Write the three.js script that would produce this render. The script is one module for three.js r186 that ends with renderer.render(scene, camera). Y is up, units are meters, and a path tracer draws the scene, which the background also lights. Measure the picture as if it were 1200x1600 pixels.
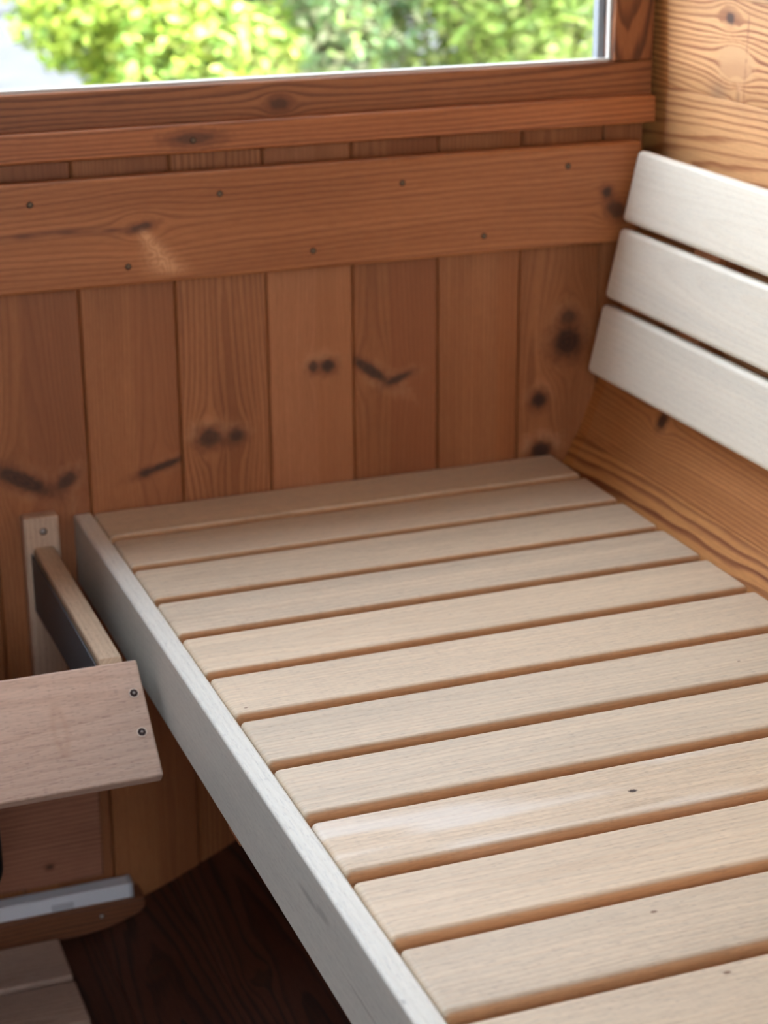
import * as THREE from 'three';
import { RoundedBoxGeometry } from 'three/addons/geometries/RoundedBoxGeometry.js';
import { mergeGeometries } from 'three/addons/utils/BufferGeometryUtils.js';

// ---------------------------------------------------------------- camera, sky, sun, exposure
const Y0 = 0.75;                                   // height of the bench top above the ground outside
const scene = new THREE.Scene();
const camera = new THREE.PerspectiveCamera(29.83, 1200 / 1600, 0.05, 200);
camera.rotation.set(-0.34616, -0.35927, -0.00809, 'YXZ');
camera.position.set(-0.42907, 0.76794 + Y0, 2.11996);
camera.focus = 1.66;
camera.userData.fStop = 6;

const SKY = { zenith: [0.76, 0.88, 1.04], horizon: [1.1, 1.12, 1.13] };
{
  const w = 64, h = 128, d = new Float32Array(w * h * 4);
  for (let j = 0; j < h; j++) {
    const el = ((j + 0.5) / h - 0.5) * Math.PI, t = Math.pow(Math.max(0, Math.sin(el)), 0.6);
    for (let i = 0; i < w; i++) {
      const o = (j * w + i) * 4;
      for (let c = 0; c < 3; c++) d[o + c] = SKY.horizon[c] * (1 - t) + SKY.zenith[c] * t;
      d[o + 3] = 1;
    }
  }
  const t = new THREE.DataTexture(d, w, h, THREE.RGBAFormat, THREE.FloatType);
  t.mapping = THREE.EquirectangularReflectionMapping; t.magFilter = THREE.LinearFilter; t.minFilter = THREE.LinearFilter;
  t.needsUpdate = true;
  scene.background = t; scene.environment = t;
}
const sun = new THREE.DirectionalLight(new THREE.Color(1.0, 0.93, 0.8), 2.4);
sun.position.set(6, 7 + Y0, 1.0); sun.target.position.set(0, Y0, 0);
sun.castShadow = true;
Object.assign(sun.shadow.camera, { left: -8, right: 8, top: 8, bottom: -8, near: 0.5, far: 40 });
sun.shadow.mapSize.set(2048, 2048); sun.shadow.radius = 4;
scene.add(sun, sun.target);

const renderer = new THREE.WebGLRenderer({ antialias: true });
renderer.toneMapping = THREE.LinearToneMapping;
renderer.toneMappingExposure = 8.3;
renderer.shadowMap.enabled = true;

// ---------------------------------------------------------------- helpers
const names = new Map();
function numbered(n) { const k = names.get(n) ?? 0; names.set(n, k + 1); return k ? `${n}_${String(k).padStart(3, '0')}` : n; }
function rng(seed) { let s = (seed * 2654435761 + 12345) >>> 0; return () => { s = (s + 0x6d2b79f5) >>> 0; let t = Math.imul(s ^ (s >>> 15), 1 | s); t = (t + Math.imul(t ^ (t >>> 7), 61 | t)) ^ t; return ((t ^ (t >>> 14)) >>> 0) / 4294967296; }; }
const TAB = new Float32Array(65536); { const r = rng(77); for (let i = 0; i < 65536; i++) TAB[i] = r(); }
function noise(x, y) {                             // smooth value noise, -1 .. 1
  const xi = Math.floor(x), yi = Math.floor(y); let fx = x - xi, fy = y - yi;
  fx = fx * fx * (3 - 2 * fx); fy = fy * fy * (3 - 2 * fy);
  const a = (xi & 255) | ((yi & 255) << 8), b = ((xi + 1) & 255) | ((yi & 255) << 8), c = (xi & 255) | (((yi + 1) & 255) << 8), d = ((xi + 1) & 255) | (((yi + 1) & 255) << 8);
  return 2 * ((TAB[a] * (1 - fx) + TAB[b] * fx) * (1 - fy) + (TAB[c] * (1 - fx) + TAB[d] * fx) * fy) - 1;
}
const sstep = (a, b, x) => { const t = Math.min(1, Math.max(0, (x - a) / (b - a))); return t * t * (3 - 2 * t); };
const lerp = (a, b, t) => a + (b - a) * t;

// Wood cut from a log whose pith runs beside the board: growth rings, fibre, knots the grain flows round, wear.
// L, W in metres; u runs along the board and v across it, both from the board's centre.
function woodTexture(o) {
  const { L, W, ppu = 900, ppv = 1100, seed = 1, early, late, ring, knots = [], paint } = o;
  const w = Math.min(2048, Math.round(L * ppu)), h = Math.max(16, Math.round(W * ppv)), d = new Uint8Array(w * h * 4);
  const so = seed * 37.31, fib = o.fibre ?? 5, tone = o.tone ?? 7, con = ring.con ?? 1;
  for (let j = 0; j < h; j++) for (let i = 0; i < w; i++) {
    const u = ((i + 0.5) / w - 0.5) * L, v = ((j + 0.5) / h - 0.5) * W;
    let vv = v + (ring.bow ?? 0.002) * noise(u * 3 + so, v * 6 + so);
    for (const k of knots) {
      const dx = (u - k.u) * 0.55, dy = v - k.v, R = k.flow ?? Math.max(k.a, k.b) * 1.1, d2 = Math.max(dx * dx + dy * dy, R * R);
      vv -= dy * R * R / d2;
    }
    const dv = vv - ring.vc, dep = ring.dep + ring.tilt * u + (ring.wob ?? 0.004) * noise(u * 2.4 + so * 1.7, vv * 5);
    const r = Math.sqrt(dv * dv + dep * dep) / ring.sp + 0.3 * noise(u * 5 + so, vv * 60 + 3) + 0.13 * noise(u * 22, vv * 160 + so);
    const ri = Math.floor(r), f = r - ri, rv = TAB[(ri * 97 + seed * 131) & 65535];
    let m = sstep(ring.edge ?? 0.35, 0.86, f) * (1 - sstep(0.9, 1, f)) * con * (0.55 + 0.75 * rv);
    m += 0.18 * noise(u * 14 + so, v * 900) * con;
    m = Math.min(1.15, Math.max(0, m));
    const br = fib * noise(u * 60 + so, v * 1500 + so) + 0.7 * fib * noise(u * 190, v * 700 + so) + tone * noise(u * 1.8 + so, v * 22 + so) + tone * 0.8 * noise(u * 6 + 9, v * 45 + so) + (rv - 0.5) * tone;
    let c0 = lerp(early[0], late[0], m) + br, c1 = lerp(early[1], late[1], m) + br * 0.86, c2 = lerp(early[2], late[2], m) + br * 0.7;
    if (o.zone) { const t = o.zone.amt * sstep(-0.004, 0.004, (v - o.zone.v) * (o.zone.s ?? 1) + 0.002 * noise(u * 5, so)); c0 = lerp(c0, o.zone.c[0], t); c1 = lerp(c1, o.zone.c[1], t); c2 = lerp(c2, o.zone.c[2], t); }
    if (o.pore) {                                   // short dark flecks along the fibre
      const p = noise(u * 170 + so, v * 1700 + so * 2), q = sstep(0.35, 0.9, p) * o.pore;
      c0 -= 26 * q; c1 -= 26 * q; c2 -= 22 * q;
    }
    for (const k of knots) {
      const dx = u - k.u, dy = v - k.v, cs = Math.cos(k.rot ?? 0), sn = Math.sin(k.rot ?? 0);
      const px = (dx * cs + dy * sn) / k.a, py = (-dx * sn + dy * cs) / k.b;
      const q = Math.sqrt(px * px + py * py) * (1 + 0.16 * noise(dx * 260 + so, dy * 260)) ;
      if (q > 5) continue;
      if (k.pale) { const t = k.pale * Math.exp(-((q - 1.7) ** 2) * 1.1) * (0.6 + 0.4 * noise(dx * 60, dy * 200 + so)) * sstep(-1, 0.8, px * (k.ps ?? 1)); c0 = lerp(c0, 222, t); c1 = lerp(c1, 172, t); c2 = lerp(c2, 132, t); }
      const hal = (k.halo ?? 0.55) * (1 - sstep(0.7, 2.6, q)); c0 = lerp(c0, 92, hal); c1 = lerp(c1, 50, hal); c2 = lerp(c2, 28, hal);
      if (k.fill) { const t = sstep(1.5, 0.9, q) * 0.8; c0 = lerp(c0, k.fill[0], t); c1 = lerp(c1, k.fill[1], t); c2 = lerp(c2, k.fill[2], t); }
      const core = sstep(1.3, 0.55, q) * (k.dark ?? 0.85), rr = 0.5 + 0.5 * Math.sin(q * 16 + 2 * noise(dx * 150, dy * 150));
      c0 = lerp(c0, 46 + 26 * rr, core); c1 = lerp(c1, 28 + 15 * rr, core); c2 = lerp(c2, 20 + 9 * rr, core);
    }
    let c = [c0, c1, c2];
    if (paint) c = paint(u, v, c);
    const at = (j * w + i) * 4;
    for (let n = 0; n < 3; n++) d[at + n] = Math.max(0, Math.min(255, c[n]));
    d[at + 3] = 255;
  }
  const t = new THREE.DataTexture(d, w, h);
  t.colorSpace = THREE.SRGBColorSpace; t.magFilter = THREE.LinearFilter; t.minFilter = THREE.LinearMipmapLinearFilter; t.generateMipmaps = true;
  t.wrapS = t.wrapT = THREE.MirroredRepeatWrapping; t.needsUpdate = true;
  return t;
}
function woodMaterial(o, rough = 0.62) { return new THREE.MeshStandardMaterial({ map: woodTexture(o), roughness: rough, metalness: 0 }); }
const plain = (rgb, roughness = 0.6, metalness = 0) => new THREE.MeshStandardMaterial({ color: new THREE.Color().setRGB(...rgb), roughness, metalness });

function group(name, label, category, base = [0, 0, 0], grp) {
  const g = new THREE.Group(); g.name = numbered(name); g.position.set(base[0], base[1] + Y0, base[2]);
  g.userData = { label, category, kind: 'thing' }; if (grp) g.userData.group = grp;
  g.base = base; scene.add(g); return g;
}
function structure(name, base = [0, 0, 0]) {
  const g = new THREE.Group(); g.name = name; g.position.set(base[0], base[1] + Y0, base[2]); g.userData = { kind: 'structure' }; g.base = base; scene.add(g); return g;
}
function put(name, geo, mat, parent, pos = [0, 0, 0]) {
  const m = new THREE.Mesh(geo, mat); m.name = numbered(name); m.position.set(...pos); m.castShadow = m.receiveShadow = true; parent.add(m); return m;
}
// uv for a board: a = axis along, b = axis across, c = axis of depth (0 x, 1 y, 2 z), geometry centred on cen
function boardUV(g, a, b, c, L, W, T, cen = [0, 0, 0]) {
  const p = g.attributes.position, n = g.attributes.normal, uv = new Float32Array(p.count * 2);
  for (let i = 0; i < p.count; i++) {
    const P = [p.getX(i) - cen[0], p.getY(i) - cen[1], p.getZ(i) - cen[2]], N = [Math.abs(n.getX(i)), Math.abs(n.getY(i)), Math.abs(n.getZ(i))];
    let u = P[a], v = P[b];
    if (N[b] > N[c] && N[b] > N[a]) v += Math.sign(P[b]) * (T / 2 - P[c]);
    else if (N[a] > N[c] && N[a] > N[b]) { u += Math.sign(P[a]) * (T / 2 - P[c]) * 0.2; v += (T / 2 - P[c]) * 0.6; }
    uv[i * 2] = u / L + 0.5; uv[i * 2 + 1] = v / W + 0.5;
  }
  g.setAttribute('uv', new THREE.BufferAttribute(uv, 2));
  return g;
}
// a board with rounded edges between two corners; axes 'xyz' order: along, across, depth
function board(name, parent, lo, hi, axes, mat, r = 0.003, seg = 2) {
  const s = [0, 1, 2].map((i) => hi[i] - lo[i]), ax = [...axes].map((k) => 'xyz'.indexOf(k));
  const g = new RoundedBoxGeometry(s[0], s[1], s[2], seg, Math.min(r, Math.min(...s) * 0.45));
  boardUV(g, ax[0], ax[1], ax[2], s[ax[0]], s[ax[1]], s[ax[2]]);
  return put(name, g, mat, parent, [0, 1, 2].map((i) => (lo[i] + hi[i]) / 2 - parent.base[i]));
}
const nailGeo = new THREE.SphereGeometry(1, 14, 8, 0, Math.PI * 2, 0, Math.PI / 2); nailGeo.rotateX(Math.PI / 2);
const nailMat = plain([0.16, 0.12, 0.08], 0.45, 0.7), pitMat = plain([0.035, 0.018, 0.012], 0.9);
const pitGeo = new THREE.TorusGeometry(1, 0.3, 8, 20);
function nail(parent, at, r = 0.0027, mat = nailMat) {
  const m = put('nail', nailGeo, mat, parent, [0, 1, 2].map((i) => at[i] - parent.base[i])); m.scale.set(r, r, 0.0012);
  const q = put('nail_hole', pitGeo, pitMat, m, [0, 0, 0.05]); q.scale.set(1.05, 1.05, 0.6); return m;
}

// ---------------------------------------------------------------- palettes
const REDPINE = { early: [164, 104, 62], late: [120, 70, 39] };
const BOARDPINE = { early: [172, 108, 62], late: [130, 75, 40] };
const STAVE = { early: [214, 163, 110], late: [150, 92, 52] };
const DARK = { early: [84, 48, 34], late: [50, 28, 20] };
const PALE = { early: [215, 196, 169], late: [200, 177, 148] };
const GREYPALE = { early: [218, 217, 207], late: [204, 202, 190] };

// ---------------------------------------------------------------- barrel: curved staves
const R = 1.06, CX = -0.33, CY = 0.47, N = 59, STEP = (Math.PI * 2) / N, TH0 = (-0.5 * Math.PI) / 180, STEPW = STEP * R;
const ZB = -0.12, ZF = 2.5;
function staveGeometry(th0, th1) {
  const ch = 0.0011, dl = ch / R, stations = [[ZB, 0, 0], [-0.05, 0, 0], [-0.047, 0.004, 1], [0.0225, 0.004, 1], [0.0265, 0, 0], [0.3, 0, 0], [ZF, 0, 0]];
  const prof = [[th0, ch], [th0 + dl, 0], [th1 - dl, 0], [th1, ch], [th1, 0.045], [th0, 0.045]];
  const mid = (th0 + th1) / 2, pos = [], uv = [], col = [];
  const vert = ([z, g, gr], [th, dr], k) => {
    const rr = R + (dr < 0.04 ? dr + g : dr) ;
    pos.push(CX + rr * Math.cos(th), CY + rr * Math.sin(th), z);
    uv.push((z - ZB) / (ZF - ZB), ((th - mid) * R + (dr > 0.04 ? (k ? 0.03 : -0.03) : 0)) / STEPW + 0.5);
    const c = gr ? [1, 0.9, 0.7] : [1, 1, 1]; col.push(...c);
  };
  for (let s = 0; s < stations.length - 1; s++) for (let e = 0; e < prof.length; e++) {
    const A = stations[s], B = stations[s + 1], p = prof[e], q = prof[(e + 1) % prof.length];
    vert(A, p, e > 2); vert(B, q, e > 2); vert(B, p, e > 2); vert(A, p, e > 2); vert(A, q, e > 2); vert(B, q, e > 2);
  }
  for (const [st, flip] of [[stations[0], 0], [stations[stations.length - 1], 1]]) for (let e = 1; e < prof.length - 1; e++) {
    const t = [prof[0], prof[e], prof[e + 1]]; if (!flip) t.reverse(); for (const q of t) vert(st, q, 0);
  }
  const g = new THREE.BufferGeometry();
  g.setAttribute('position', new THREE.Float32BufferAttribute(pos, 3)); g.setAttribute('uv', new THREE.Float32BufferAttribute(uv, 2)); g.setAttribute('color', new THREE.Float32BufferAttribute(col, 3));
  g.computeVertexNormals(); return g;
}
const SL = ZF - ZB, SZ = (ZB + ZF) / 2;            // stave textures: u = z - SZ
const staveTex = (seed, pal, ring, knots = [], extra = {}) => {
  const m = woodMaterial({ L: SL, W: STEPW, ppu: 780, ppv: 1300, seed, ...pal, ring, knots: knots.map((k) => ({ ...k, u: k.z - SZ })), tone: 9, fibre: 6, ...extra }, 0.6);
  m.vertexColors = true; return m;
};
const STAVEDARK = { early: [128, 84, 54], late: [92, 56, 36] };  // darker tone for the unseen ceiling and left staves, to cut bounced light
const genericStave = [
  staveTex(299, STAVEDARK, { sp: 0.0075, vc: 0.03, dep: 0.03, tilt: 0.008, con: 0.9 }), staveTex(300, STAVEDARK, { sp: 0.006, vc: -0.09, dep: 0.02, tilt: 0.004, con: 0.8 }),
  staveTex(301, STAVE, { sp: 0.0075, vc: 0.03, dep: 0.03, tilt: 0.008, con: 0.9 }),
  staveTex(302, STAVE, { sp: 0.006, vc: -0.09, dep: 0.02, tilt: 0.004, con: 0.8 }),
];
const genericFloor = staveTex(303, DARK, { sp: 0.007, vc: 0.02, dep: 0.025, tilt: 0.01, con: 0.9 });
const special = new Map();                          // stave index -> material; stave k spans TH0 - k*STEP .. TH0 - (k-1)*STEP
special.set(0, staveTex(311, STAVE, { sp: 0.0066, vc: 0.1, dep: 0.02, tilt: 0.05, con: 1.3, wob: 0.012, bow: 0.003, edge: 0.5 },
  [{ z: 0.171, v: 0.036, a: 0.0085, b: 0.0065, dark: 0.8, halo: 0.2, flow: 0.0135 }, { z: 0.182, v: -0.014, a: 0.034, b: 0.018, rot: 0.12, dark: 0, halo: 0, flow: 0.0185, fill: [212, 166, 118] }, { z: 0.19, v: -0.05, a: 0.003, b: 0.006, dark: 0.1, halo: 0.15, pale: 0.6, flow: 0.008 }], {
    paint(u, v, c) {
      const z = u + SZ, g = 0.4 * Math.exp(-(((z - 0.145) / 0.02) ** 2) - ((v + 0.05) / 0.012) ** 2); c = [lerp(c[0], 118, g), lerp(c[1], 92, g), lerp(c[2], 72, g)];
      const e = 0.55 * Math.exp(-(((z - 0.205 - 0.1 * (v + 0.02)) / 0.0016) ** 2)) * sstep(0.055, 0.03, v) * (0.5 + 0.5 * noise(z * 300, v * 250)); return [lerp(c[0], 120, e), lerp(c[1], 66, e), lerp(c[2], 40, e)];
    } }));
special.set(1, staveTex(312, STAVE, { sp: 0.0078, vc: -0.03, dep: 0.014, tilt: 0.06, con: 0.8, wob: 0.006, bow: 0.003, edge: 0.55 }));
special.set(2, staveTex(313, STAVE, { sp: 0.008, vc: 0.02, dep: 0.02, tilt: 0.02, con: 0.8 }));
special.set(-1, staveTex(314, { early: [210, 168, 124], late: [150, 98, 62] }, { sp: 0.006, vc: -0.07, dep: 0.02, tilt: 0.01, con: 0.6 }));
special.set(4, staveTex(315, { early: [196, 134, 80], late: [140, 82, 44] }, { sp: 0.0052, vc: 0.03, dep: 0.012, tilt: 0.03, con: 0.5, wob: 0.006 },
  [{ z: 0.178, v: 0.012, a: 0.008, b: 0.0085, dark: 0.8, halo: 0.5, pale: 0.3, flow: 0.012 }]));
special.set(5, staveTex(316, { early: [204, 144, 84], late: [132, 74, 38] }, { sp: 0.0105, vc: -0.012, dep: 0.006, tilt: 0.05, con: 0.85, wob: 0.016, bow: 0.006 },
  [{ z: 0.47, v: -0.004, a: 0.007, b: 0.007, dark: 0.7, halo: 0.55, flow: 0.013 }]));
special.set(11, staveTex(317, DARK, { sp: 0.008, vc: 0.01, dep: 0.012, tilt: 0.04, con: 1.1 }, [{ z: 0.27, v: -0.02, a: 0.012, b: 0.006, dark: 0.8, halo: 0.4 }]));
special.set(12, staveTex(318, DARK, { sp: 0.009, vc: -0.01, dep: 0.01, tilt: 0.05, con: 1.2 }, [{ z: 0.161, v: -0.01, a: 0.011, b: 0.008, dark: 0.85, halo: 0.5 }]));
const shellParts = { wall_right: structure('wall_right'), ceiling: structure('ceiling'), wall_left: structure('wall_left'), floor: structure('floor') };
const oneStave = staveGeometry(TH0 - STEP, TH0);
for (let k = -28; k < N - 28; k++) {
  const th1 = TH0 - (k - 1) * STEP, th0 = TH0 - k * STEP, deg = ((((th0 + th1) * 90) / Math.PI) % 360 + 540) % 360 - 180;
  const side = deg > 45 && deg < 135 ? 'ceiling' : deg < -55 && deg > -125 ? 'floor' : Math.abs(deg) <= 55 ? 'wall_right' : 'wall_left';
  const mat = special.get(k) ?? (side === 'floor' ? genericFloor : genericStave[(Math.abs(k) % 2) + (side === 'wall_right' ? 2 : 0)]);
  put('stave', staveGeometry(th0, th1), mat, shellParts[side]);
}

// ---------------------------------------------------------------- end wall: tongued planks inside the barrel's circle
const circY = (x, rr, s) => CY + s * Math.sqrt(Math.max(0, rr * rr - (x - CX) ** 2));
function clipped(x0, x1, y0, y1, rr = R + 0.005, n = 8) {
  const s = new THREE.Shape(), pts = [];
  for (let i = 0; i <= n; i++) { const x = lerp(x0, x1, i / n); pts.push([x, Math.max(y0, circY(x, rr, -1))]); }
  for (let i = n; i >= 0; i--) { const x = lerp(x0, x1, i / n); pts.push([x, Math.max(Math.min(y1, circY(x, rr, 1)), circY(x, rr, -1) + 0.001)]); }
  const keep = pts.filter((p, i) => i === 0 || Math.hypot(p[0] - pts[i - 1][0], p[1] - pts[i - 1][1]) > 1e-5);
  s.setFromPoints(keep.map((p) => new THREE.Vector2(...p))); return s;
}
function slab(shape, z0, z1, bevel) {
  const g = new THREE.ExtrudeGeometry(shape, { depth: z1 - z0 - 2 * bevel, bevelEnabled: true, bevelThickness: bevel, bevelSize: bevel, bevelOffset: -bevel, bevelSegments: 1, curveSegments: 6 });
  g.translate(0, 0, z0 + bevel); return g;
}
const PL = 1.12, PC = -0.06;                        // plank textures: u = y - PC
const J = [-0.1145, -0.0002, 0.1122, 0.2229, 0.3307, 0.4407, 0.5501, 0.66];
const plankTex = (i, seed, ring, knots, extra = {}) => woodMaterial({ L: PL, W: J[i + 1] - J[i], ppu: 1150, ppv: 1350, seed, ...REDPINE, ring, tone: 8, fibre: 5,
  knots: knots.map((k) => ({ ...k, u: k.y - PC, v: k.x - (J[i] + J[i + 1]) / 2 })), ...extra }, 0.58);
const plankMats = [
  plankTex(0, 401, { sp: 0.0042, vc: -0.01, dep: 0.02, tilt: 0.01, con: 0.42 }, [
    { x: -0.08, y: 0.049, a: 0.034, b: 0.0085, rot: 2.1, dark: 0.75, halo: 0.5, pale: 0.35, flow: 0.02 },
    { x: -0.028, y: 0.042, a: 0.012, b: 0.0065, rot: 0.9, dark: 0.65, halo: 0.6, pale: 0.35, flow: 0.014 }], { zone: { v: -0.012, s: 1, amt: 0.35, c: [120, 66, 38] } }),
  plankTex(1, 402, { sp: 0.004, vc: 0.02, dep: 0.012, tilt: 0.008, con: 0.41 }, [
    { x: 0.088, y: 0.046, a: 0.026, b: 0.0038, rot: 1.3, dark: 0.85, halo: 0.45, pale: 0.2, flow: 0.013 }, { x: 0.066, y: 0.04, a: 0.007, b: 0.005, rot: 1.2, dark: 0.6, halo: 0.3, flow: 0.006 }], { zone: { v: 0.004, s: 1, amt: 0.35, c: [134, 76, 42] } }),
  plankTex(2, 403, { sp: 0.0065, vc: 0.004, dep: 0.007, tilt: 0.006, con: 0.65 }, [
    { x: 0.147, y: 0.074, a: 0.0105, b: 0.0125, dark: 0.65, halo: 0.6, pale: 0.5, flow: 0.016 }, { x: 0.18, y: 0.073, a: 0.0075, b: 0.0085, dark: 0.7, halo: 0.55, pale: 0.3, flow: 0.012 }]),
  plankTex(3, 404, { sp: 0.0045, vc: -0.05, dep: 0.02, tilt: 0.004, con: 0.27 }, [
    { x: 0.279, y: 0.148, a: 0.0065, b: 0.006, dark: 0.85, halo: 0.4, pale: 0.3, flow: 0.009 }, { x: 0.297, y: 0.147, a: 0.0075, b: 0.0085, dark: 0.85, halo: 0.5, pale: 0.3, flow: 0.011 }], { early: [172, 112, 72], late: [138, 84, 50], zone: { v: 0.008, s: 1, amt: 0.35, c: [150, 90, 48] } }),
  plankTex(4, 405, { sp: 0.006, vc: -0.03, dep: 0.008, tilt: 0.008, con: 0.48 }, [
    { x: 0.352, y: 0.136, a: 0.026, b: 0.006, rot: 2.2, dark: 0.8, halo: 0.45, pale: 0.4, flow: 0.016 }, { x: 0.387, y: 0.121, a: 0.016, b: 0.004, rot: 1.25, dark: 0.75, halo: 0.5, pale: 0.2, flow: 0.009 }], { zone: { v: -0.008, s: 1, amt: 0.45, c: [136, 74, 40] } }),
  plankTex(5, 406, { sp: 0.0052, vc: 0.06, dep: 0.01, tilt: 0.004, con: 0.41 }, [], { zone: { v: 0.026, s: 1, amt: 0.35, c: [168, 98, 50] } }),
  plankTex(6, 407, { sp: 0.0055, vc: -0.02, dep: 0.012, tilt: 0.01, con: 0.41 }, [
    { x: 0.618, y: 0.177, a: 0.0085, b: 0.009, dark: 0.75, halo: 0.5, pale: 0.2, flow: 0.014 }, { x: 0.617, y: 0.145, a: 0.017, b: 0.0165, dark: 0.8, halo: 0.6, pale: 0.2, flow: 0.022 },
    { x: 0.579, y: 0.073, a: 0.0095, b: 0.0085, dark: 0.92, halo: 0.5, pale: 0.3, flow: 0.013 }, { x: 0.583, y: 0.006, a: 0.01, b: 0.012, dark: 0.9, halo: 0.5, pale: 0.6, flow: 0.016 }]),
];
const genericPlank = [
  woodMaterial({ L: 1.12, W: 0.11, ppu: 600, ppv: 800, seed: 421, ...REDPINE, ring: { sp: 0.005, vc: 0.02, dep: 0.01, tilt: 0.01, con: 0.7 } }),
  woodMaterial({ L: 1.12, W: 0.11, ppu: 600, ppv: 800, seed: 422, ...REDPINE, ring: { sp: 0.006, vc: -0.05, dep: 0.02, tilt: 0.005, con: 0.8 } }),
];
const WX0 = -1.329, WX1 = 0.669, WY0 = 0.489, WY1 = 1.34, RW = 1.034;  // window opening; its unseen top is raised to let in more light
const backWall = structure('wall_back');
function plank(x0, x1, y0, y1, mat) {
  const g = slab(clipped(x0 + 0.0006, x1 - 0.0006, y0, y1), -0.036, -0.003, 0.0022);
  boardUV(g, 1, 0, 2, PL, x1 - x0, 0.033, [(x0 + x1) / 2, PC, -0.0195]);
  return put('plank', g, mat, backWall);
}
for (let i = 0; i < 7; i++) plank(J[i], J[i + 1], -0.7, WY0 - 0.01, plankMats[i]);
plank(0.66, 0.715, -0.2, WY0 - 0.01, genericPlank[0]);
for (let i = 0, x = J[0]; i < 12; i++, x -= 0.1105) { const x0 = Math.max(x - 0.1105, CX - R + 0.005); if (x - x0 > 0.02) plank(x0, x, -0.7, WY0 - 0.01, genericPlank[i % 2]); }
for (let i = 0, x = -1.33; i < 18; i++, x += 0.1105) if (circY(x, R, 1) > WY1 + 0.06 && circY(x + 0.1105, R, 1) > WY1 + 0.06) plank(x, x + 0.1105, WY1 + 0.02, 1.7, genericPlank[i % 2]);
{ // added dark backing stops light leaking through the joints; the window is cut out
  const disc = new THREE.Shape(); disc.absarc(CX, CY, R + 0.0038, 0, Math.PI * 2, false);
  const cut = clipped(WX0 - 0.004, WX1 + 0.004, WY0 - 0.006, WY1 + 0.004, RW + 0.004, 40), hole = new THREE.Path(); hole.setFromPoints(cut.getPoints());
  disc.holes.push(hole);
  const q = new THREE.ExtrudeGeometry(disc, { depth: 0.0095, bevelEnabled: false, curveSegments: 90 }); q.translate(0, 0, -0.0468);
  put('added_backing', q, plain([0.05, 0.03, 0.02], 0.9), backWall);
}
// ---------------------------------------------------------------- window in the end wall
const win = structure('window_1');
const frameTex = (seed, L, W, ring, knots = []) => woodMaterial({ L, W, ppu: 780, ppv: 1300, seed, early: [156, 98, 58], late: [104, 60, 34], ring, knots, tone: 9, fibre: 5 }, 0.55);
{
  const g = slab(clipped(-1.34, 0.7225, 0.4465, WY0, R + 0.004, 24), -0.036, 0.0, 0.0015);
  boardUV(g, 0, 1, 2, 2.08, 0.0425, 0.036, [-0.3065, 0.468, -0.018]);
  put('window_frame', g, frameTex(501, 2.08, 0.0425, { sp: 0.006, vc: 0.03, dep: 0.01, tilt: 0.02, con: 0.9 }, [{ u: 0.55, v: -0.005, a: 0.01, b: 0.006, dark: 0.5, halo: 0.5 }]), win);
  const post = (x0, x1, seed) => {
    const q = slab(clipped(x0, x1, WY0 + 0.0008, 0.9, R + 0.004, 8), -0.036, 0.0, 0.0015);
    boardUV(q, 1, 0, 2, 0.42, x1 - x0, 0.036, [(x0 + x1) / 2, 0.69, -0.018]);
    put('window_frame', q, frameTex(seed, 0.42, x1 - x0, { sp: 0.009, vc: -0.01, dep: 0.004, tilt: -0.16, con: 1.1, wob: 0.01 }), win);
  };
  post(WX1, 0.7225, 502); post(-1.387, WX0, 503);
  const xt = Math.sqrt(RW * RW - (WY1 - CY) ** 2), half = (sgn) => {   // head of the window: level in the middle, curved with the barrel at both ends
    const q = new THREE.Shape(), n = 16, pts = [], a0 = Math.atan2(WY1 - CY, xt), a1 = Math.acos(Math.min(1, (WX1 - CX) / RW));
    for (let i = 0; i <= n; i++) { const t = lerp(a1, a0, i / n); pts.push([CX + sgn * RW * Math.cos(t), CY + RW * Math.sin(t)]); }
    for (let i = n; i >= 0; i--) { const t = lerp(a1, a0, i / n); pts.push([CX + sgn * (R + 0.004) * Math.cos(t), CY + (R + 0.004) * Math.sin(t)]); }
    q.setFromPoints(pts.map((p) => new THREE.Vector2(...p))); return q;
  };
  for (const sgn of [-1, 1]) put('window_frame', boardUV(slab(half(sgn), -0.036, 0, 0.001), 1, 0, 2, 1.12, 0.11, 0.03), genericPlank[1], win);
  const top = slab(clipped(CX - xt - 0.02, CX + xt + 0.02, WY1, WY1 + 0.04, R + 0.004, 24), -0.036, 0.0, 0.0015);
  boardUV(top, 0, 1, 2, 2.0, 0.05, 0.036, [-0.33, WY1 + 0.02, -0.018]);
  put('window_frame', top, genericPlank[0], win);
  const glass = new THREE.MeshPhysicalMaterial({ color: 0xffffff, transmission: 1, roughness: 0, thickness: 0, ior: 1.5, specularIntensity: 0.6 });
  { const q = new THREE.ExtrudeGeometry(clipped(WX0 - 0.01, WX1 + 0.01, WY0 - 0.01, WY1 + 0.01, R - 0.002, 40), { depth: 0.004, bevelEnabled: false }); q.translate(0, 0, -0.024); put('pane', q, glass, win); }
  const seal = plain([0.2, 0.24, 0.28], 0.5, 0.2), pale = plain([0.62, 0.62, 0.58], 0.5);
  for (const [x, y, sx, sy, m, n] of [[0.6665, 0.61, 0.0135, 0.242, seal, 'spacer'], [-1.3265, 0.61, 0.0135, 0.242, seal, 'spacer'], [-0.33, 0.4905, 1.99, 0.0045, pale, 'glazing_bead'], [0.6672, 0.61, 0.0035, 0.24, pale, 'glazing_bead']])
    put(n, new RoundedBoxGeometry(sx, sy, n === 'spacer' ? 0.014 : 0.009, 1, 0.001), m, win, [x, y, n === 'spacer' ? -0.034 : -0.0125]);
}
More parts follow.
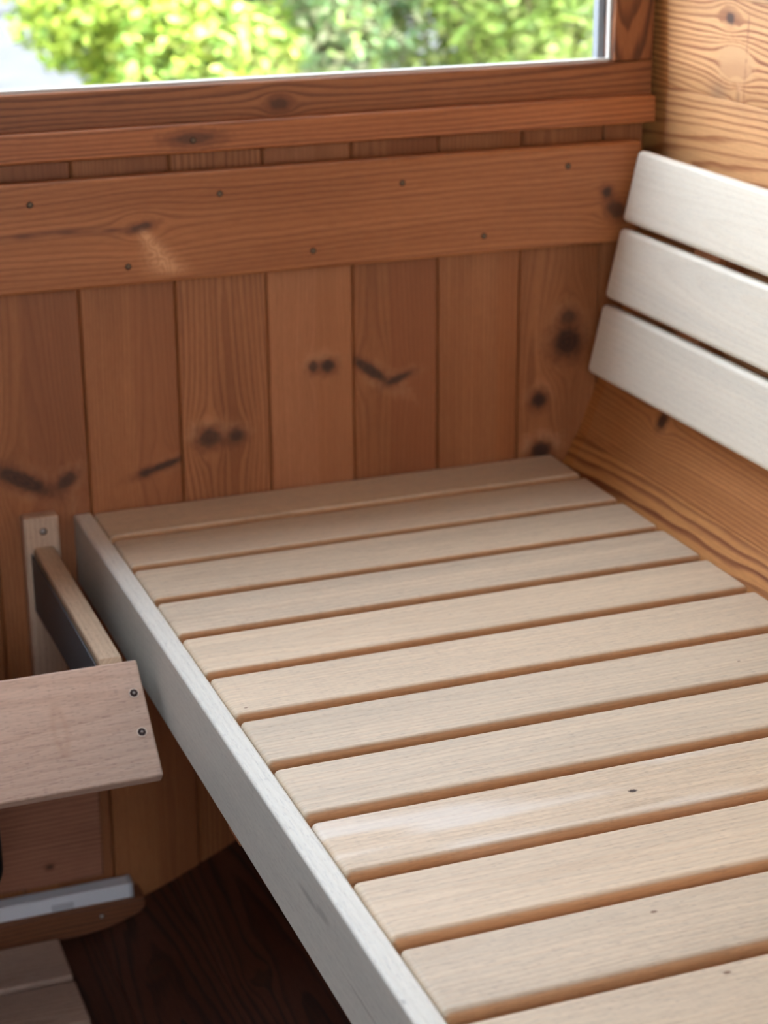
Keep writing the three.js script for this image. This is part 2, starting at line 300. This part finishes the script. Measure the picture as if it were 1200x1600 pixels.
// ---------------------------------------------------------------- unseen front wall of planks; closed lower half door added to block low light
const front = structure('wall_front');
const DX0 = -0.78, DX1 = -0.05, DY1 = 1.22, DG = 0.34;      // unseen doorway sized for its light, and top of the added light-blocking lower half
{
  const fp = (x0, x1, y0, y1, i) => { const g = slab(clipped(x0, x1, y0, y1, R - 0.0005), 2.335, 2.37, 0.0018); boardUV(g, 1, 0, 2, PL, x1 - x0, 0.035, [(x0 + x1) / 2, PC, 2.35]); put('plank', g, genericPlank[i % 2], front); };
  for (let i = 0, x = DX1; x < 0.72; i++, x += 0.1125) fp(x, Math.min(0.7285, x + 0.1125), -0.7, 1.7, i);
  for (let i = 0, x = DX0; x > -1.38; i++, x -= 0.1125) fp(Math.max(-1.3885, x - 0.1125), x, -0.7, 1.7, i);
  for (let i = 0; i < 7; i++) { const w = (DX1 - DX0) / 7; fp(DX0 + i * w, DX0 + (i + 1) * w, DY1, 1.7, i); }
  const door = structure('added_half_door_1');
  const bar = (x0, x1, y0, y1) => put('rail', slab(clipped(x0, x1, y0, y1, R - 0.0005), 2.332, 2.368, 0.002), genericPlank[1], door);
  bar(DX0 + 0.002, DX0 + 0.06, -0.7, DG); bar(DX1 - 0.06, DX1 - 0.002, -0.7, DG); bar(DX0 + 0.06, DX1 - 0.06, DG - 0.06, DG);
  for (let i = 0; i < 6; i++) { const w = (DX1 - DX0 - 0.12) / 6, x = DX0 + 0.06 + i * w; put('panel', slab(clipped(x, x + w, -0.7, DG - 0.06, R - 0.0005), 2.338, 2.362, 0.002), genericPlank[0], door); }
}

// ---------------------------------------------------------------- boards fixed along the end wall
{
  const g = group('wall_board', 'wide reddish-brown pine board fixed across the end wall, directly above the bench', 'board', [0.2, 0.275, 0]);
  const L = 1.56, lo = [-0.87, 0.2775, 0.017], hi = [0.69, 0.3985, 0.0405], cx = -0.09, cy = 0.338;
  board('plank', g, lo, hi, 'xyz', woodMaterial({ L, W: 0.121, ppu: 1250, ppv: 1350, seed: 601, ...BOARDPINE, ring: { sp: 0.0068, vc: 0.1, dep: 0.02, tilt: 0.02, con: 0.6, wob: 0.012, bow: 0.006 }, tone: 8, fibre: 5,
    knots: [{ u: 0.066 - cx, v: 0.342 - cy, a: 0.012, b: 0.004, rot: 0.2, dark: 0.6, halo: 0.5, flow: 0.014 }, { u: 0.644 - cx, v: 0.34 - cy, a: 0.006, b: 0.006, dark: 0.8, halo: 0.5 }, { u: 0.658 - cx, v: 0.317 - cy, a: 0.012, b: 0.009, rot: -0.6, dark: 0.6, halo: 0.6 }],
    paint(u, v, c) {                                // dark resin streak left of the knot, pale torn fibre running down from it
      const x = u + cx, y = v + cy, t = (0.342 - y) / 0.058;
      const d = 0.8 * Math.exp(-(((y - 0.341 - 0.003 * noise(x * 30, 2)) / 0.0034) ** 2)) * sstep(0.09, 0.05, x) * sstep(-0.3, 0.0, x) * (0.6 + 0.4 * noise(x * 60, y * 400));
      c = [lerp(c[0], 84, d), lerp(c[1], 46, d), lerp(c[2], 28, d)];
      if (t > -0.1 && t < 1.1) {
        const xc = 0.066 + 0.03 * t + 0.004 * t * t, w = 0.005 + 0.018 * t, k = (x - xc) / w, p = Math.exp(-k * k) * sstep(-0.05, 0.15, t) * sstep(1.08, 0.8, t) * (0.35 + 0.45 * Math.abs(Math.sin(k * 5 + 6 * noise(x * 90, y * 90)))) * 1.1;
        c = [lerp(c[0], 226, Math.min(1, p)), lerp(c[1], 172, p), lerp(c[2], 128, p)];
      }
      return c;
    } }, 0.5), 0.004, 3);
  for (const [x, y] of [[-0.056, 0.376], [0.158, 0.373], [0.378, 0.3695], [0.591, 0.375], [0.049, 0.299], [0.267, 0.299], [0.482, 0.299]]) nail(g, [x, y, 0.0405]);
  for (const x of [-0.6, -0.17, 0.2, 0.62]) board('spacer_block', g, [x - 0.02, 0.285, -0.003], [x + 0.02, 0.385, 0.0175], 'yxz', genericPlank[0], 0.001, 1);
}
{
  const g = group('wall_batten', 'narrow brown pine batten on the end wall, just below the window frame', 'batten', [0.2, 0.417, 0]);
  board('lath', g, [-0.9, 0.4165, -0.003], [0.718, 0.449, 0.0205], 'xyz', woodMaterial({ L: 1.618, W: 0.0325, ppu: 1200, ppv: 1400, seed: 611, early: [176, 108, 62], late: [128, 72, 40], ring: { sp: 0.005, vc: 0.03, dep: 0.012, tilt: 0.02, con: 0.85 }, tone: 8,
    knots: [{ u: 0.135 + 0.091, v: 0, a: 0.022, b: 0.006, dark: 0.35, halo: 0.5, flow: 0.006 }] }, 0.5), 0.0035, 3);
  nail(g, [0.135, 0.431, 0.0205]);
}

// ---------------------------------------------------------------- the slatted bench
{
  const g = group('sauna_bench', 'wide bench of pale parallel slats with a front rail along the right-hand barrel wall', 'bench', [0.29, -0.09, 0.9]);
  const slatL = 0.597, slatW = 0.0864, NS = 23, r = rng(5);
  for (let i = 0; i < NS; i++) {
    const warm = r(), seen = i < 13;
    const sh = (c, k) => c.map((x, n) => x + k * [10, 6, 2][n]);
    const mat = seen ? woodMaterial({ L: slatL, W: slatW, ppu: 1500, ppv: 1700, seed: 700 + i, early: sh(PALE.early, warm - 0.6), late: sh(PALE.late, warm - 0.5),
      ring: { sp: 0.004 + 0.004 * r(), vc: (r() - 0.5) * 0.12, dep: 0.006 + 0.02 * r(), tilt: (r() - 0.5) * 0.06, con: 0.5, wob: 0.014, bow: 0.005 }, tone: 7, fibre: 6, pore: 0.7,
      paint(u, v, c) {
        const x = u + slatL / 2, z = v;
        if (i === 8) {                              // pale scuff along the far edge and a worm hole
          const t = Math.exp(-(((z + 0.036 + 0.012 - 0.06 * Math.max(0, 0.1 - x) + 0.05 * Math.max(0, x - 0.1)) / 0.0045) ** 2)) * sstep(0.02, 0.06, x) * sstep(0.42, 0.2, x) * (0.55 + 0.45 * noise(x * 70, z * 500)) * 0.95 + 0.3 * sstep(0.1, 0.9, noise(x * 9, z * 55 + 4)) * sstep(0.5, 0.2, x);
          c = c.map((q) => lerp(q, 246, Math.min(0.85, Math.max(0, 1.5 * t))));
          const d = 1.25 * Math.hypot((x - 0.269) / 1.5, z - 0.0055) * (1 + 0.3 * noise(x * 900, z * 900)); if (d < 0.0035) { const k = sstep(0.0035, 0.0018, d); c = [lerp(c[0], 50, k), lerp(c[1], 30, k), lerp(c[2], 20, k)]; }
        }
        const spots = { 6: [[0.487, 0.0088, 0.001]], 9: [[0.44, 0.02, 0.0012]], 10: [[0.195, -0.02, 0.0016], [0.5, -0.01, 0.001]], 11: [[0.205, -0.03, 0.0018]], 5: [[0.014, 0.032, 0.001]] }[i] ?? [];
        for (const [sx, sz, sr] of spots) { const d = Math.hypot((x - sx) / 1.8, z - sz); if (d < sr * 1.3) { const k = 0.75 * sstep(sr * 1.3, sr * 0.5, d); c = c.map((q, n) => lerp(q, [96, 60, 40][n], k)); } }
        return c;
      } }, 0.55) : null;
    const z0 = i * 0.1;
    const sl = board('slat', g, [0, -0.027, z0], [slatL, 0, z0 + slatW], 'xzy', mat ?? g.children[i % 6].material, 0.0052, 3), nn = sl.geometry.attributes.normal, cc = new Float32Array(nn.count * 3);
    for (let q = 0; q < nn.count; q++) { const e = sstep(0.55, 0.9, Math.abs(nn.getZ(q))); cc.set([lerp(1, 0.82, e), lerp(1, 0.56, e), lerp(1, 0.38, e)], q * 3); }   // long edges tinted redder and darker than the top
    sl.geometry.setAttribute('color', new THREE.BufferAttribute(cc, 3)); sl.material.vertexColors = true;
  }
  const railL = NS * 0.1 + 0.02, zc = railL / 2 - 0.01;
  const rail = board('front_rail', g, [-0.0231, -0.086, -0.0025], [-0.001, 0, railL - 0.0125], 'zyx', woodMaterial({ L: railL, W: 0.086, ppu: 1100, ppv: 1500, seed: 731, ...GREYPALE, ring: { sp: 0.006, vc: 0.06, dep: 0.02, tilt: 0.02, con: 0.3, wob: 0.01 }, tone: 5, fibre: 4, pore: 0.6,
    paint(u, v, c) {                                // knocks and grey scuffs
      const z = u + zc, y = v - 0.043;
      for (const [sz, sy, a, b, k] of [[0.86, -0.03, 0.03, 0.004, 0.3], [0.895, -0.026, 0.018, 0.005, 0.28], [0.99, -0.05, 0.05, 0.0015, 0.3], [1.1, -0.05, 0.006, 0.0022, 0.6], [1.14, -0.03, 0.006, 0.002, 0.5], [1.06, -0.02, 0.004, 0.002, 0.4]]) { const q = Math.hypot((z - sz) / a, (y - sy) / b), t = k * sstep(1.2, 0.3, q); c = c.map((p, n) => lerp(p, [105, 102, 100][n], t)); }
      return c;
    } }, 0.5), 0.0035, 3);
  { // outer face carries side shade as grey vertex colour; its worn upper edge stays pale
    const nn = rail.geometry.attributes.normal, cc = new Float32Array(nn.count * 3);
    for (let q = 0; q < nn.count; q++) { const e = sstep(0.75, 0.98, -nn.getX(q)); cc.set([lerp(1, 0.76, e), lerp(1, 0.79, e), lerp(1, 0.81, e)], q * 3); }
    rail.geometry.setAttribute('color', new THREE.BufferAttribute(cc, 3)); rail.material.vertexColors = true;
  }
  for (const x of [0.03, 0.5]) board('bearer', g, [x, -0.085, 0], [x + 0.045, -0.0272, railL - 0.02], 'zyx', genericPlank[0], 0.002, 1);
  for (const z of [0.55, 1.6]) board('crossbeam', g, [-0.001, -0.135, z], [0.535, -0.0848, z + 0.04], 'xyz', genericPlank[1], 0.002, 1);
}
// ---------------------------------------------------------------- backrest of three tilted boards on the barrel wall
{
  const top = new THREE.Vector2(0.6775, 0.391), bot = new THREE.Vector2(0.617, 0.121), z0 = 0.052, z1 = 2.3;
  const g = group('backrest', 'pale tilted backrest of three long boards on the right-hand barrel wall', 'backrest', [0.64, 0.12, z0]);
  const dir = top.clone().sub(bot), len = dir.length(), ang = Math.atan2(dir.x, dir.y), th = 0.021, pitch = (len + 0.0085) / 3, w = pitch - 0.0085; dir.normalize();
  const nx = Math.cos(ang), ny = -Math.sin(ang);     // towards the wall
  for (let i = 0; i < 3; i++) {
    const s = w / 2 + i * pitch, geo = new RoundedBoxGeometry(th, w, z1 - z0, 4, 0.0065);
    boardUV(geo, 2, 1, 0, z1 - z0, w, -th);
    const mat = woodMaterial({ L: z1 - z0, W: w, ppu: 1000, ppv: 1300, seed: 741 + i, early: [232, 226, 210], late: [222, 213, 194], ring: { sp: 0.007, vc: 0.05 - 0.03 * i, dep: 0.01, tilt: 0.03, con: 0.32, wob: 0.01 }, tone: 4.5, fibre: 3, pore: 0.35 }, 0.5);
    const m = put('board', geo, mat, g, [bot.x + dir.x * s + nx * th / 2 - g.base[0], bot.y + dir.y * s + ny * th / 2 - g.base[1], (z1 - z0) / 2]);
    m.rotation.z = -ang;
  }
  for (const z of [0.2, 1.2, 2.15]) {
    const shp = new THREE.Shape(), a = [bot.x + nx * th + dir.x * 0.02, bot.y + ny * th + dir.y * 0.02], b = [top.x + nx * th - dir.x * 0.02, top.y + ny * th - dir.y * 0.02];
    shp.moveTo(...a); shp.lineTo(...b);
    for (let i = 8; i >= 0; i--) { const y = lerp(a[1] + 0.005, b[1] - 0.005, i / 8); shp.lineTo(CX + Math.sqrt((R - 0.001) ** 2 - (y - CY) ** 2), y); }
    const q = new THREE.ExtrudeGeometry(shp, { depth: 0.055, bevelEnabled: false }); q.translate(-g.base[0], -g.base[1], z - z0);
    boardUV(q, 1, 2, 0, 1.12, 0.11, 0.02);
    put('support', q, genericPlank[0], g);
  }
}
// ---------------------------------------------------------------- guard rail round the heater
{
  const g = group('guard_rail', 'pale wooden guard rail with tilted board and arm, left of the bench', 'rail', [-0.066, -0.1, 0]);
  const bm = woodMaterial({ L: 0.36, W: 0.08, ppu: 1200, ppv: 1300, seed: 751, early: [196, 172, 144], late: [176, 150, 122], ring: { sp: 0.005, vc: 0.05, dep: 0.012, tilt: 0.03, con: 0.35 }, tone: 8, fibre: 5, pore: 0.8 }, 0.55);
  const km = woodMaterial({ L: 0.3, W: 0.042, ppu: 1200, ppv: 1300, seed: 752, early: [200, 172, 148], late: [180, 150, 126], ring: { sp: 0.006, vc: 0.05, dep: 0.012, tilt: 0.02, con: 0.5 }, tone: 6, fibre: 4, pore: 0.6 }, 0.6);
  board('wall_bracket', g, [-0.086, -0.25, -0.0028], [-0.044, 0.009, 0.018], 'yxz', km, 0.0035, 3);
  { // arm: cut at the slope of the board
    const s = new THREE.Shape(); s.moveTo(0.0182, -0.028); s.lineTo(0.3565, -0.028); s.lineTo(0.43, -0.0945); s.lineTo(0.0182, -0.108); s.closePath();
    const q = new THREE.ExtrudeGeometry(s, { depth: 0.019, bevelEnabled: true, bevelThickness: 0.0025, bevelSize: 0.0025, bevelOffset: -0.0025, bevelSegments: 3 });
    q.rotateY(-Math.PI / 2); q.translate(-0.0545, 0, 0); boardUV(q, 2, 1, 0, 0.42, 0.08, 0.024, [-0.066, -0.068, 0.22]); q.translate(-g.base[0], -g.base[1], 0);
    const arm = put('arm', q, bm, g);
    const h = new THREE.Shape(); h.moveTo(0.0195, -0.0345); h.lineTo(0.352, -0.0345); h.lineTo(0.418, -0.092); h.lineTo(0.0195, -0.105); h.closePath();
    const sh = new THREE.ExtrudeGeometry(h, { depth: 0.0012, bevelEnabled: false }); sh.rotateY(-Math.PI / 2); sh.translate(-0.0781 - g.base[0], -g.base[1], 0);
    put('arm_shade_plate', sh, plain([0.1, 0.115, 0.13], 0.55, 0.2), arm).userData = { label: 'added dark grey plate imitating shade on the left side of the arm' };  // plate added to put the arm's shaded left side into colour
  }
  const x0 = -0.62, x1 = -0.04, A = [-0.028, 0.37], B = [-0.113, 0.4635], wd = Math.hypot(B[0] - A[0], B[1] - A[1]), phi = Math.atan2(B[1] - A[1], A[0] - B[0]), th = 0.0165;
  const geo = new RoundedBoxGeometry(x1 - x0, wd, th, 3, 0.0022); boardUV(geo, 0, 1, 2, x1 - x0, wd, th);
  const n = [Math.sin(phi), Math.cos(phi)];          // (y, z) of the face's normal
  const pm = woodMaterial({ L: x1 - x0, W: wd, ppu: 1700, ppv: 1500, seed: 753, early: [210, 181, 160], late: [190, 157, 136], ring: { sp: 0.009, vc: 0.02, dep: 0.02, tilt: 0.06, con: 0.5, wob: 0.012 }, tone: 7, fibre: 6, pore: 0.9,
    paint(u, v, c) { const q = Math.hypot((u - 0.2) / 0.006, (v - 0.0) / 0.022), t = 0.12 * Math.exp(-((q - 1) ** 2) * 6); return [lerp(c[0], 150, t), lerp(c[1], 96, t), lerp(c[2], 66, t)]; } }, 0.55);
  const mid = [(A[0] + B[0]) / 2 - n[0] * th / 2, (A[1] + B[1]) / 2 - n[1] * th / 2];
  const b = put('board', geo, pm, g, [(x0 + x1) / 2 - g.base[0], mid[0] - g.base[1], mid[1]]); b.rotation.x = -phi;
  const screwMat = plain([0.5, 0.46, 0.42], 0.3, 0.9), rimMat = plain([0.72, 0.6, 0.5], 0.8), deep = plain([0.03, 0.012, 0.01], 0.7);
  for (const [x, s] of [[-0.0505, 0.036], [-0.0515, 0.0785]]) {   // countersunk screws near the board's end
    const y = wd / 2 - s, X = x - (x0 + x1) / 2;
    const h = put('screw', new THREE.CylinderGeometry(0.0043, 0.0043, 0.0006, 20), deep, b, [X, y, th / 2 + 0.0001]); h.rotation.x = Math.PI / 2;
    const rim = put('screw_hole', new THREE.TorusGeometry(0.0046, 0.0007, 8, 24), rimMat, b, [X, y, th / 2 + 0.0001]);
    const head = put('screw_head', new THREE.SphereGeometry(0.0014, 10, 8), screwMat, b, [X, y, th / 2 + 0.0006]);
  }
  nail(g, [-0.063, -0.009, 0.018], 0.0032, plain([0.4, 0.38, 0.36], 0.35, 0.8));
}
// ---------------------------------------------------------------- low on the end wall and on the floor
{
  const g = group('skirting_board', 'short reddish board low on the end wall beside the black heater', 'board', [-0.3, -0.48, 0]);
  board('plank', g, [-0.62, -0.474, -0.003], [-0.018, -0.345, 0.02], 'xyz', woodMaterial({ L: 0.602, W: 0.129, ppu: 1000, ppv: 1100, seed: 761, early: [166, 112, 86], late: [124, 78, 58], ring: { sp: 0.006, vc: 0.08, dep: 0.02, tilt: 0.01, con: 0.8 }, tone: 7, knots: [{ u: -0.085 + 0.319, v: -0.038, a: 0.004, b: 0.003, dark: 0.7, halo: 0.5 }] }), 0.003, 2);
}
{
  const g = group('floor_ledge', 'dark brown timber ledge at the foot of the end wall, under the white strip', 'ledge', [-0.3, -0.56, 0]);
  const s = new THREE.Shape(), yb = (x) => circY(x, R - 0.0015, -1);
  s.moveTo(-0.69, Math.max(-0.545, yb(-0.69))); for (let i = 0; i <= 20; i++) { const x = lerp(-0.69, 0.018, i / 20); s.lineTo(x, Math.max(-0.546, yb(x))); }
  s.quadraticCurveTo(0.034, -0.522, 0.028, -0.507); s.lineTo(-0.69, -0.507); s.closePath();
  const q = slab(s, -0.0025, 0.036, 0.003); boardUV(q, 0, 1, 2, 0.72, 0.045, 0.036, [-0.33, -0.526, 0.017]); q.translate(-g.base[0], -g.base[1], 0);
  put('timber', q, woodMaterial({ L: 0.72, W: 0.045, ppu: 900, ppv: 1100, seed: 771, early: [128, 78, 48], late: [88, 50, 30], ring: { sp: 0.006, vc: 0.04, dep: 0.01, tilt: 0.02, con: 0.9 }, tone: 8 }), g);
  nail(g, [-0.028, -0.5215, 0.036], 0.0026, plain([0.5, 0.48, 0.45], 0.3, 0.8));
}
{
  const g = group('light_strip', 'white plastic light strip lying on the dark ledge at the foot of the end wall', 'light', [-0.3, -0.507, 0]);
  const white = plain([0.8, 0.82, 0.86], 0.35), shell = plain([0.55, 0.57, 0.6], 0.4);
  const body = new RoundedBoxGeometry(0.66, 0.0205, 0.022, 3, 0.002); put('housing', body, white, g, [-0.317 + 0.3, 0.0107, 0.0195]);
  put('end_cap', new RoundedBoxGeometry(0.006, 0.0215, 0.023, 2, 0.002), shell, g, [0.0125 + 0.3, 0.011, 0.0195]);
  put('clip', new RoundedBoxGeometry(0.028, 0.009, 0.003, 2, 0.001), shell, g, [-0.075 + 0.3, 0.0065, 0.0312]);
}
{
  const g = group('duckboard', 'pale slatted duckboard lying on the dark barrel floor beside the ledge', 'duckboard', [-0.33, -0.56, 0.6]);
  const m = [1, 2].map((s) => woodMaterial({ L: 0.49, W: 0.09, ppu: 1000, ppv: 1200, seed: 780 + s, early: [180, 152, 134], late: [160, 132, 112], ring: { sp: 0.006, vc: 0.03, dep: 0.01, tilt: 0.03, con: 0.6 }, tone: 6, pore: 0.5 }, 0.6));
  for (let i = 0; i < 14; i++) board('slat', g, [-0.575, -0.552, 0.05 + i * 0.0985], [-0.086, -0.53, 0.05 + i * 0.0985 + 0.088], 'xzy', m[i % 2], 0.004, 3);
  for (const x of [-0.52, -0.18]) board('bearer', g, [x, circY(x === -0.52 ? -0.14 : -0.14, R, -1) + 0.0005, 0.06], [x + 0.04, -0.5522, 1.4], 'zyx', genericPlank[0], 0.002, 1);
}
{
  const g = group('sauna_heater', 'black heater at the left edge, low in front of the end wall', 'heater', [-0.4, -0.32, 0.16]);
  const black = plain([0.012, 0.012, 0.013], 0.45, 0.4);
  put('casing', new RoundedBoxGeometry(0.42, 0.2, 0.24, 6, 0.03), black, g, [0.013, 0.105, 0.025]);
  put('mount', new RoundedBoxGeometry(0.3, 0.14, 0.07, 2, 0.004), black, g, [0.013, 0.105, -0.124]);
  for (let i = 0; i < 5; i++) put('slot', new RoundedBoxGeometry(0.3, 0.006, 0.004, 2, 0.0015), plain([0.03, 0.03, 0.03], 0.6), g, [0.013, 0.05 + i * 0.024, 0.1455]);
}
// ---------------------------------------------------------------- outside: paving, road and hedge
{
  const w = 512, d = new Uint8Array(w * w * 4);
  for (let j = 0; j < w; j++) for (let i = 0; i < w; i++) { const q = 52 + 9 * noise(i / 31, j / 31) + 8 * noise(i / 7, j / 7) + 10 * noise(i / 1.7, j / 1.7); d.set([q - 2, q + 1, q + 6, 255], (j * w + i) * 4); }
  const t = new THREE.DataTexture(d, w, w); t.colorSpace = THREE.SRGBColorSpace; t.magFilter = THREE.LinearFilter; t.wrapS = t.wrapT = THREE.RepeatWrapping; t.repeat.set(20, 20); t.needsUpdate = true;
  const ground = new THREE.Mesh(new THREE.BoxGeometry(60, 0.2, 60), new THREE.MeshStandardMaterial({ map: t, roughness: 0.9 })); ground.name = 'ground'; ground.position.set(0, -0.1, -8); ground.userData = { kind: 'structure' }; ground.receiveShadow = true; scene.add(ground);
  const road = new THREE.Mesh(new THREE.BoxGeometry(60, 0.02, 12), plain([0.022, 0.026, 0.029], 0.85)); road.name = 'road'; road.position.set(0, 0.01, -20.4); road.userData = { kind: 'structure' }; road.receiveShadow = true; scene.add(road);
  const cradle = new THREE.Group(); cradle.name = 'cradle'; cradle.userData = { kind: 'structure' }; scene.add(cradle); cradle.base = [0, -Y0, 0];
  for (const z of [0.3, 2.0]) {
    const s = new THREE.Shape(); s.moveTo(CX - 0.6, 0); for (let i = 0; i <= 16; i++) { const x = CX - 0.6 + 1.2 * i / 16; s.lineTo(x, circY(x, R + 0.0465, -1) + Y0); } s.lineTo(CX + 0.6, 0); s.closePath();
    const q = new THREE.ExtrudeGeometry(s, { depth: 0.1, bevelEnabled: false }); q.translate(0, 0, z); put('cradle_beam', q, genericPlank[0], cradle);
  }
}
const leafGeo = (() => {                              // a folded leaf with a midrib
  const g = new THREE.BufferGeometry();
  g.setAttribute('position', new THREE.Float32BufferAttribute([0, 0, 0, 0.28, 0.1, 0.35, 0, 0.0, 0.5, -0.28, 0.1, 0.35, 0.2, 0.06, 0.75, -0.2, 0.06, 0.75, 0, -0.06, 1.05], 3));
  g.setIndex([0, 2, 1, 0, 3, 2, 1, 2, 4, 2, 3, 5, 2, 6, 4, 2, 5, 6]); g.computeVertexNormals(); return g;
})();
const LEAF = 0.92;
const leafMat = new THREE.MeshStandardMaterial({ color: 0xffffff, roughness: 0.5, side: THREE.DoubleSide });
function shrub(name, label, x, z, rx, rz, h, n, leaf, cols, seed, grp) {
  const g = new THREE.Group(); g.name = numbered(name); g.position.set(x, 0, z); g.userData = { label, category: 'shrub' }; if (grp) g.userData.group = grp; scene.add(g);
  const r = rng(seed), m = new THREE.InstancedMesh(leafGeo, leafMat, n), M = new THREE.Matrix4(), Q = new THREE.Quaternion(), E = new THREE.Euler(), C = new THREE.Color();
  m.name = numbered('foliage'); m.userData = { kind: 'stuff' };
  const lobes = []; for (let i = 0; i < 26; i++) { const a = r() * 6.283, e = Math.pow(r(), 0.7); lobes.push([Math.cos(a) * rx * 0.62 * r(), h * (0.12 + 0.74 * e), Math.sin(a) * rz * 0.62 * r(), (0.26 + 0.2 * r()) * Math.min(rx, h * 0.8), r()]); }
  for (let i = 0; i < n; i++) {
    const L = lobes[Math.floor(r() * lobes.length)], a = r() * 6.283, ct = 2 * r() - 1, st = Math.sqrt(1 - ct * ct), q = L[3] * (0.72 + 0.34 * Math.pow(r(), 0.6));
    const p = [L[0] + q * st * Math.cos(a), Math.max(0.04, L[1] + q * ct), L[2] + q * st * Math.sin(a) * 0.9], s = leaf * (0.6 + 0.8 * r());
    E.set((r() - 0.5) * 2.6 - 0.3, r() * 6.283, (r() - 0.5) * 1.6); Q.setFromEuler(E);
    M.compose(new THREE.Vector3(...p), Q, new THREE.Vector3(s, s, s)); m.setMatrixAt(i, M);
    const c = cols[Math.floor(Math.min(0.999, Math.max(0, 0.6 * L[4] + 0.55 * r() - 0.08)) * cols.length)], k = 0.8 + 0.4 * r(); C.setRGB(c[0] * k * LEAF, c[1] * k * LEAF, c[2] * k * LEAF); m.setColorAt(i, C);
  }
  m.castShadow = m.receiveShadow = true; g.add(m);
  const stems = [];
  for (let i = 0; i < 6; i++) { const a = r() * 6.283, c = new THREE.CatmullRomCurve3([new THREE.Vector3(0.06 * Math.cos(a), 0, 0.06 * Math.sin(a)), new THREE.Vector3(rx * 0.25 * Math.cos(a), h * 0.4, rz * 0.25 * Math.sin(a)), new THREE.Vector3(rx * 0.5 * Math.cos(a + 0.4), h * (0.62 + 0.12 * r()), rz * 0.4 * Math.sin(a + 0.4))]); stems.push(new THREE.TubeGeometry(c, 8, 0.007, 6)); }
  const b = put('branches', mergeGeometries(stems), plain([0.16, 0.11, 0.07], 0.9), g); b.userData = { kind: 'stuff' };
}
const YG = [[0.30, 0.42, 0.04], [0.42, 0.52, 0.06], [0.24, 0.40, 0.06], [0.5, 0.55, 0.12]], BG = [[0.14, 0.28, 0.1], [0.2, 0.34, 0.12], [0.34, 0.36, 0.18], [0.3, 0.42, 0.1]], MG = [[0.22, 0.36, 0.06], [0.32, 0.45, 0.08], [0.42, 0.5, 0.14], [0.26, 0.4, 0.1]];
shrub('hedge_shrub', 'yellow-green leafy shrub outside the window, at the end of the hedge beside the grey paving', 1.05, -3.6, 0.52, 0.5, 1.42, 16000, 0.04, YG, 11);
shrub('hedge_shrub', 'duller blue-green shrub outside the window, between the two brighter shrubs', 1.5, -3.75, 0.44, 0.46, 1.42, 11000, 0.04, BG, 12);
shrub('hedge_shrub', 'fine-leaved bright green shrub outside the window, behind the right half of the pane', 2.16, -3.65, 0.74, 0.55, 1.45, 24000, 0.035, MG, 13);

renderer.render(scene, camera);
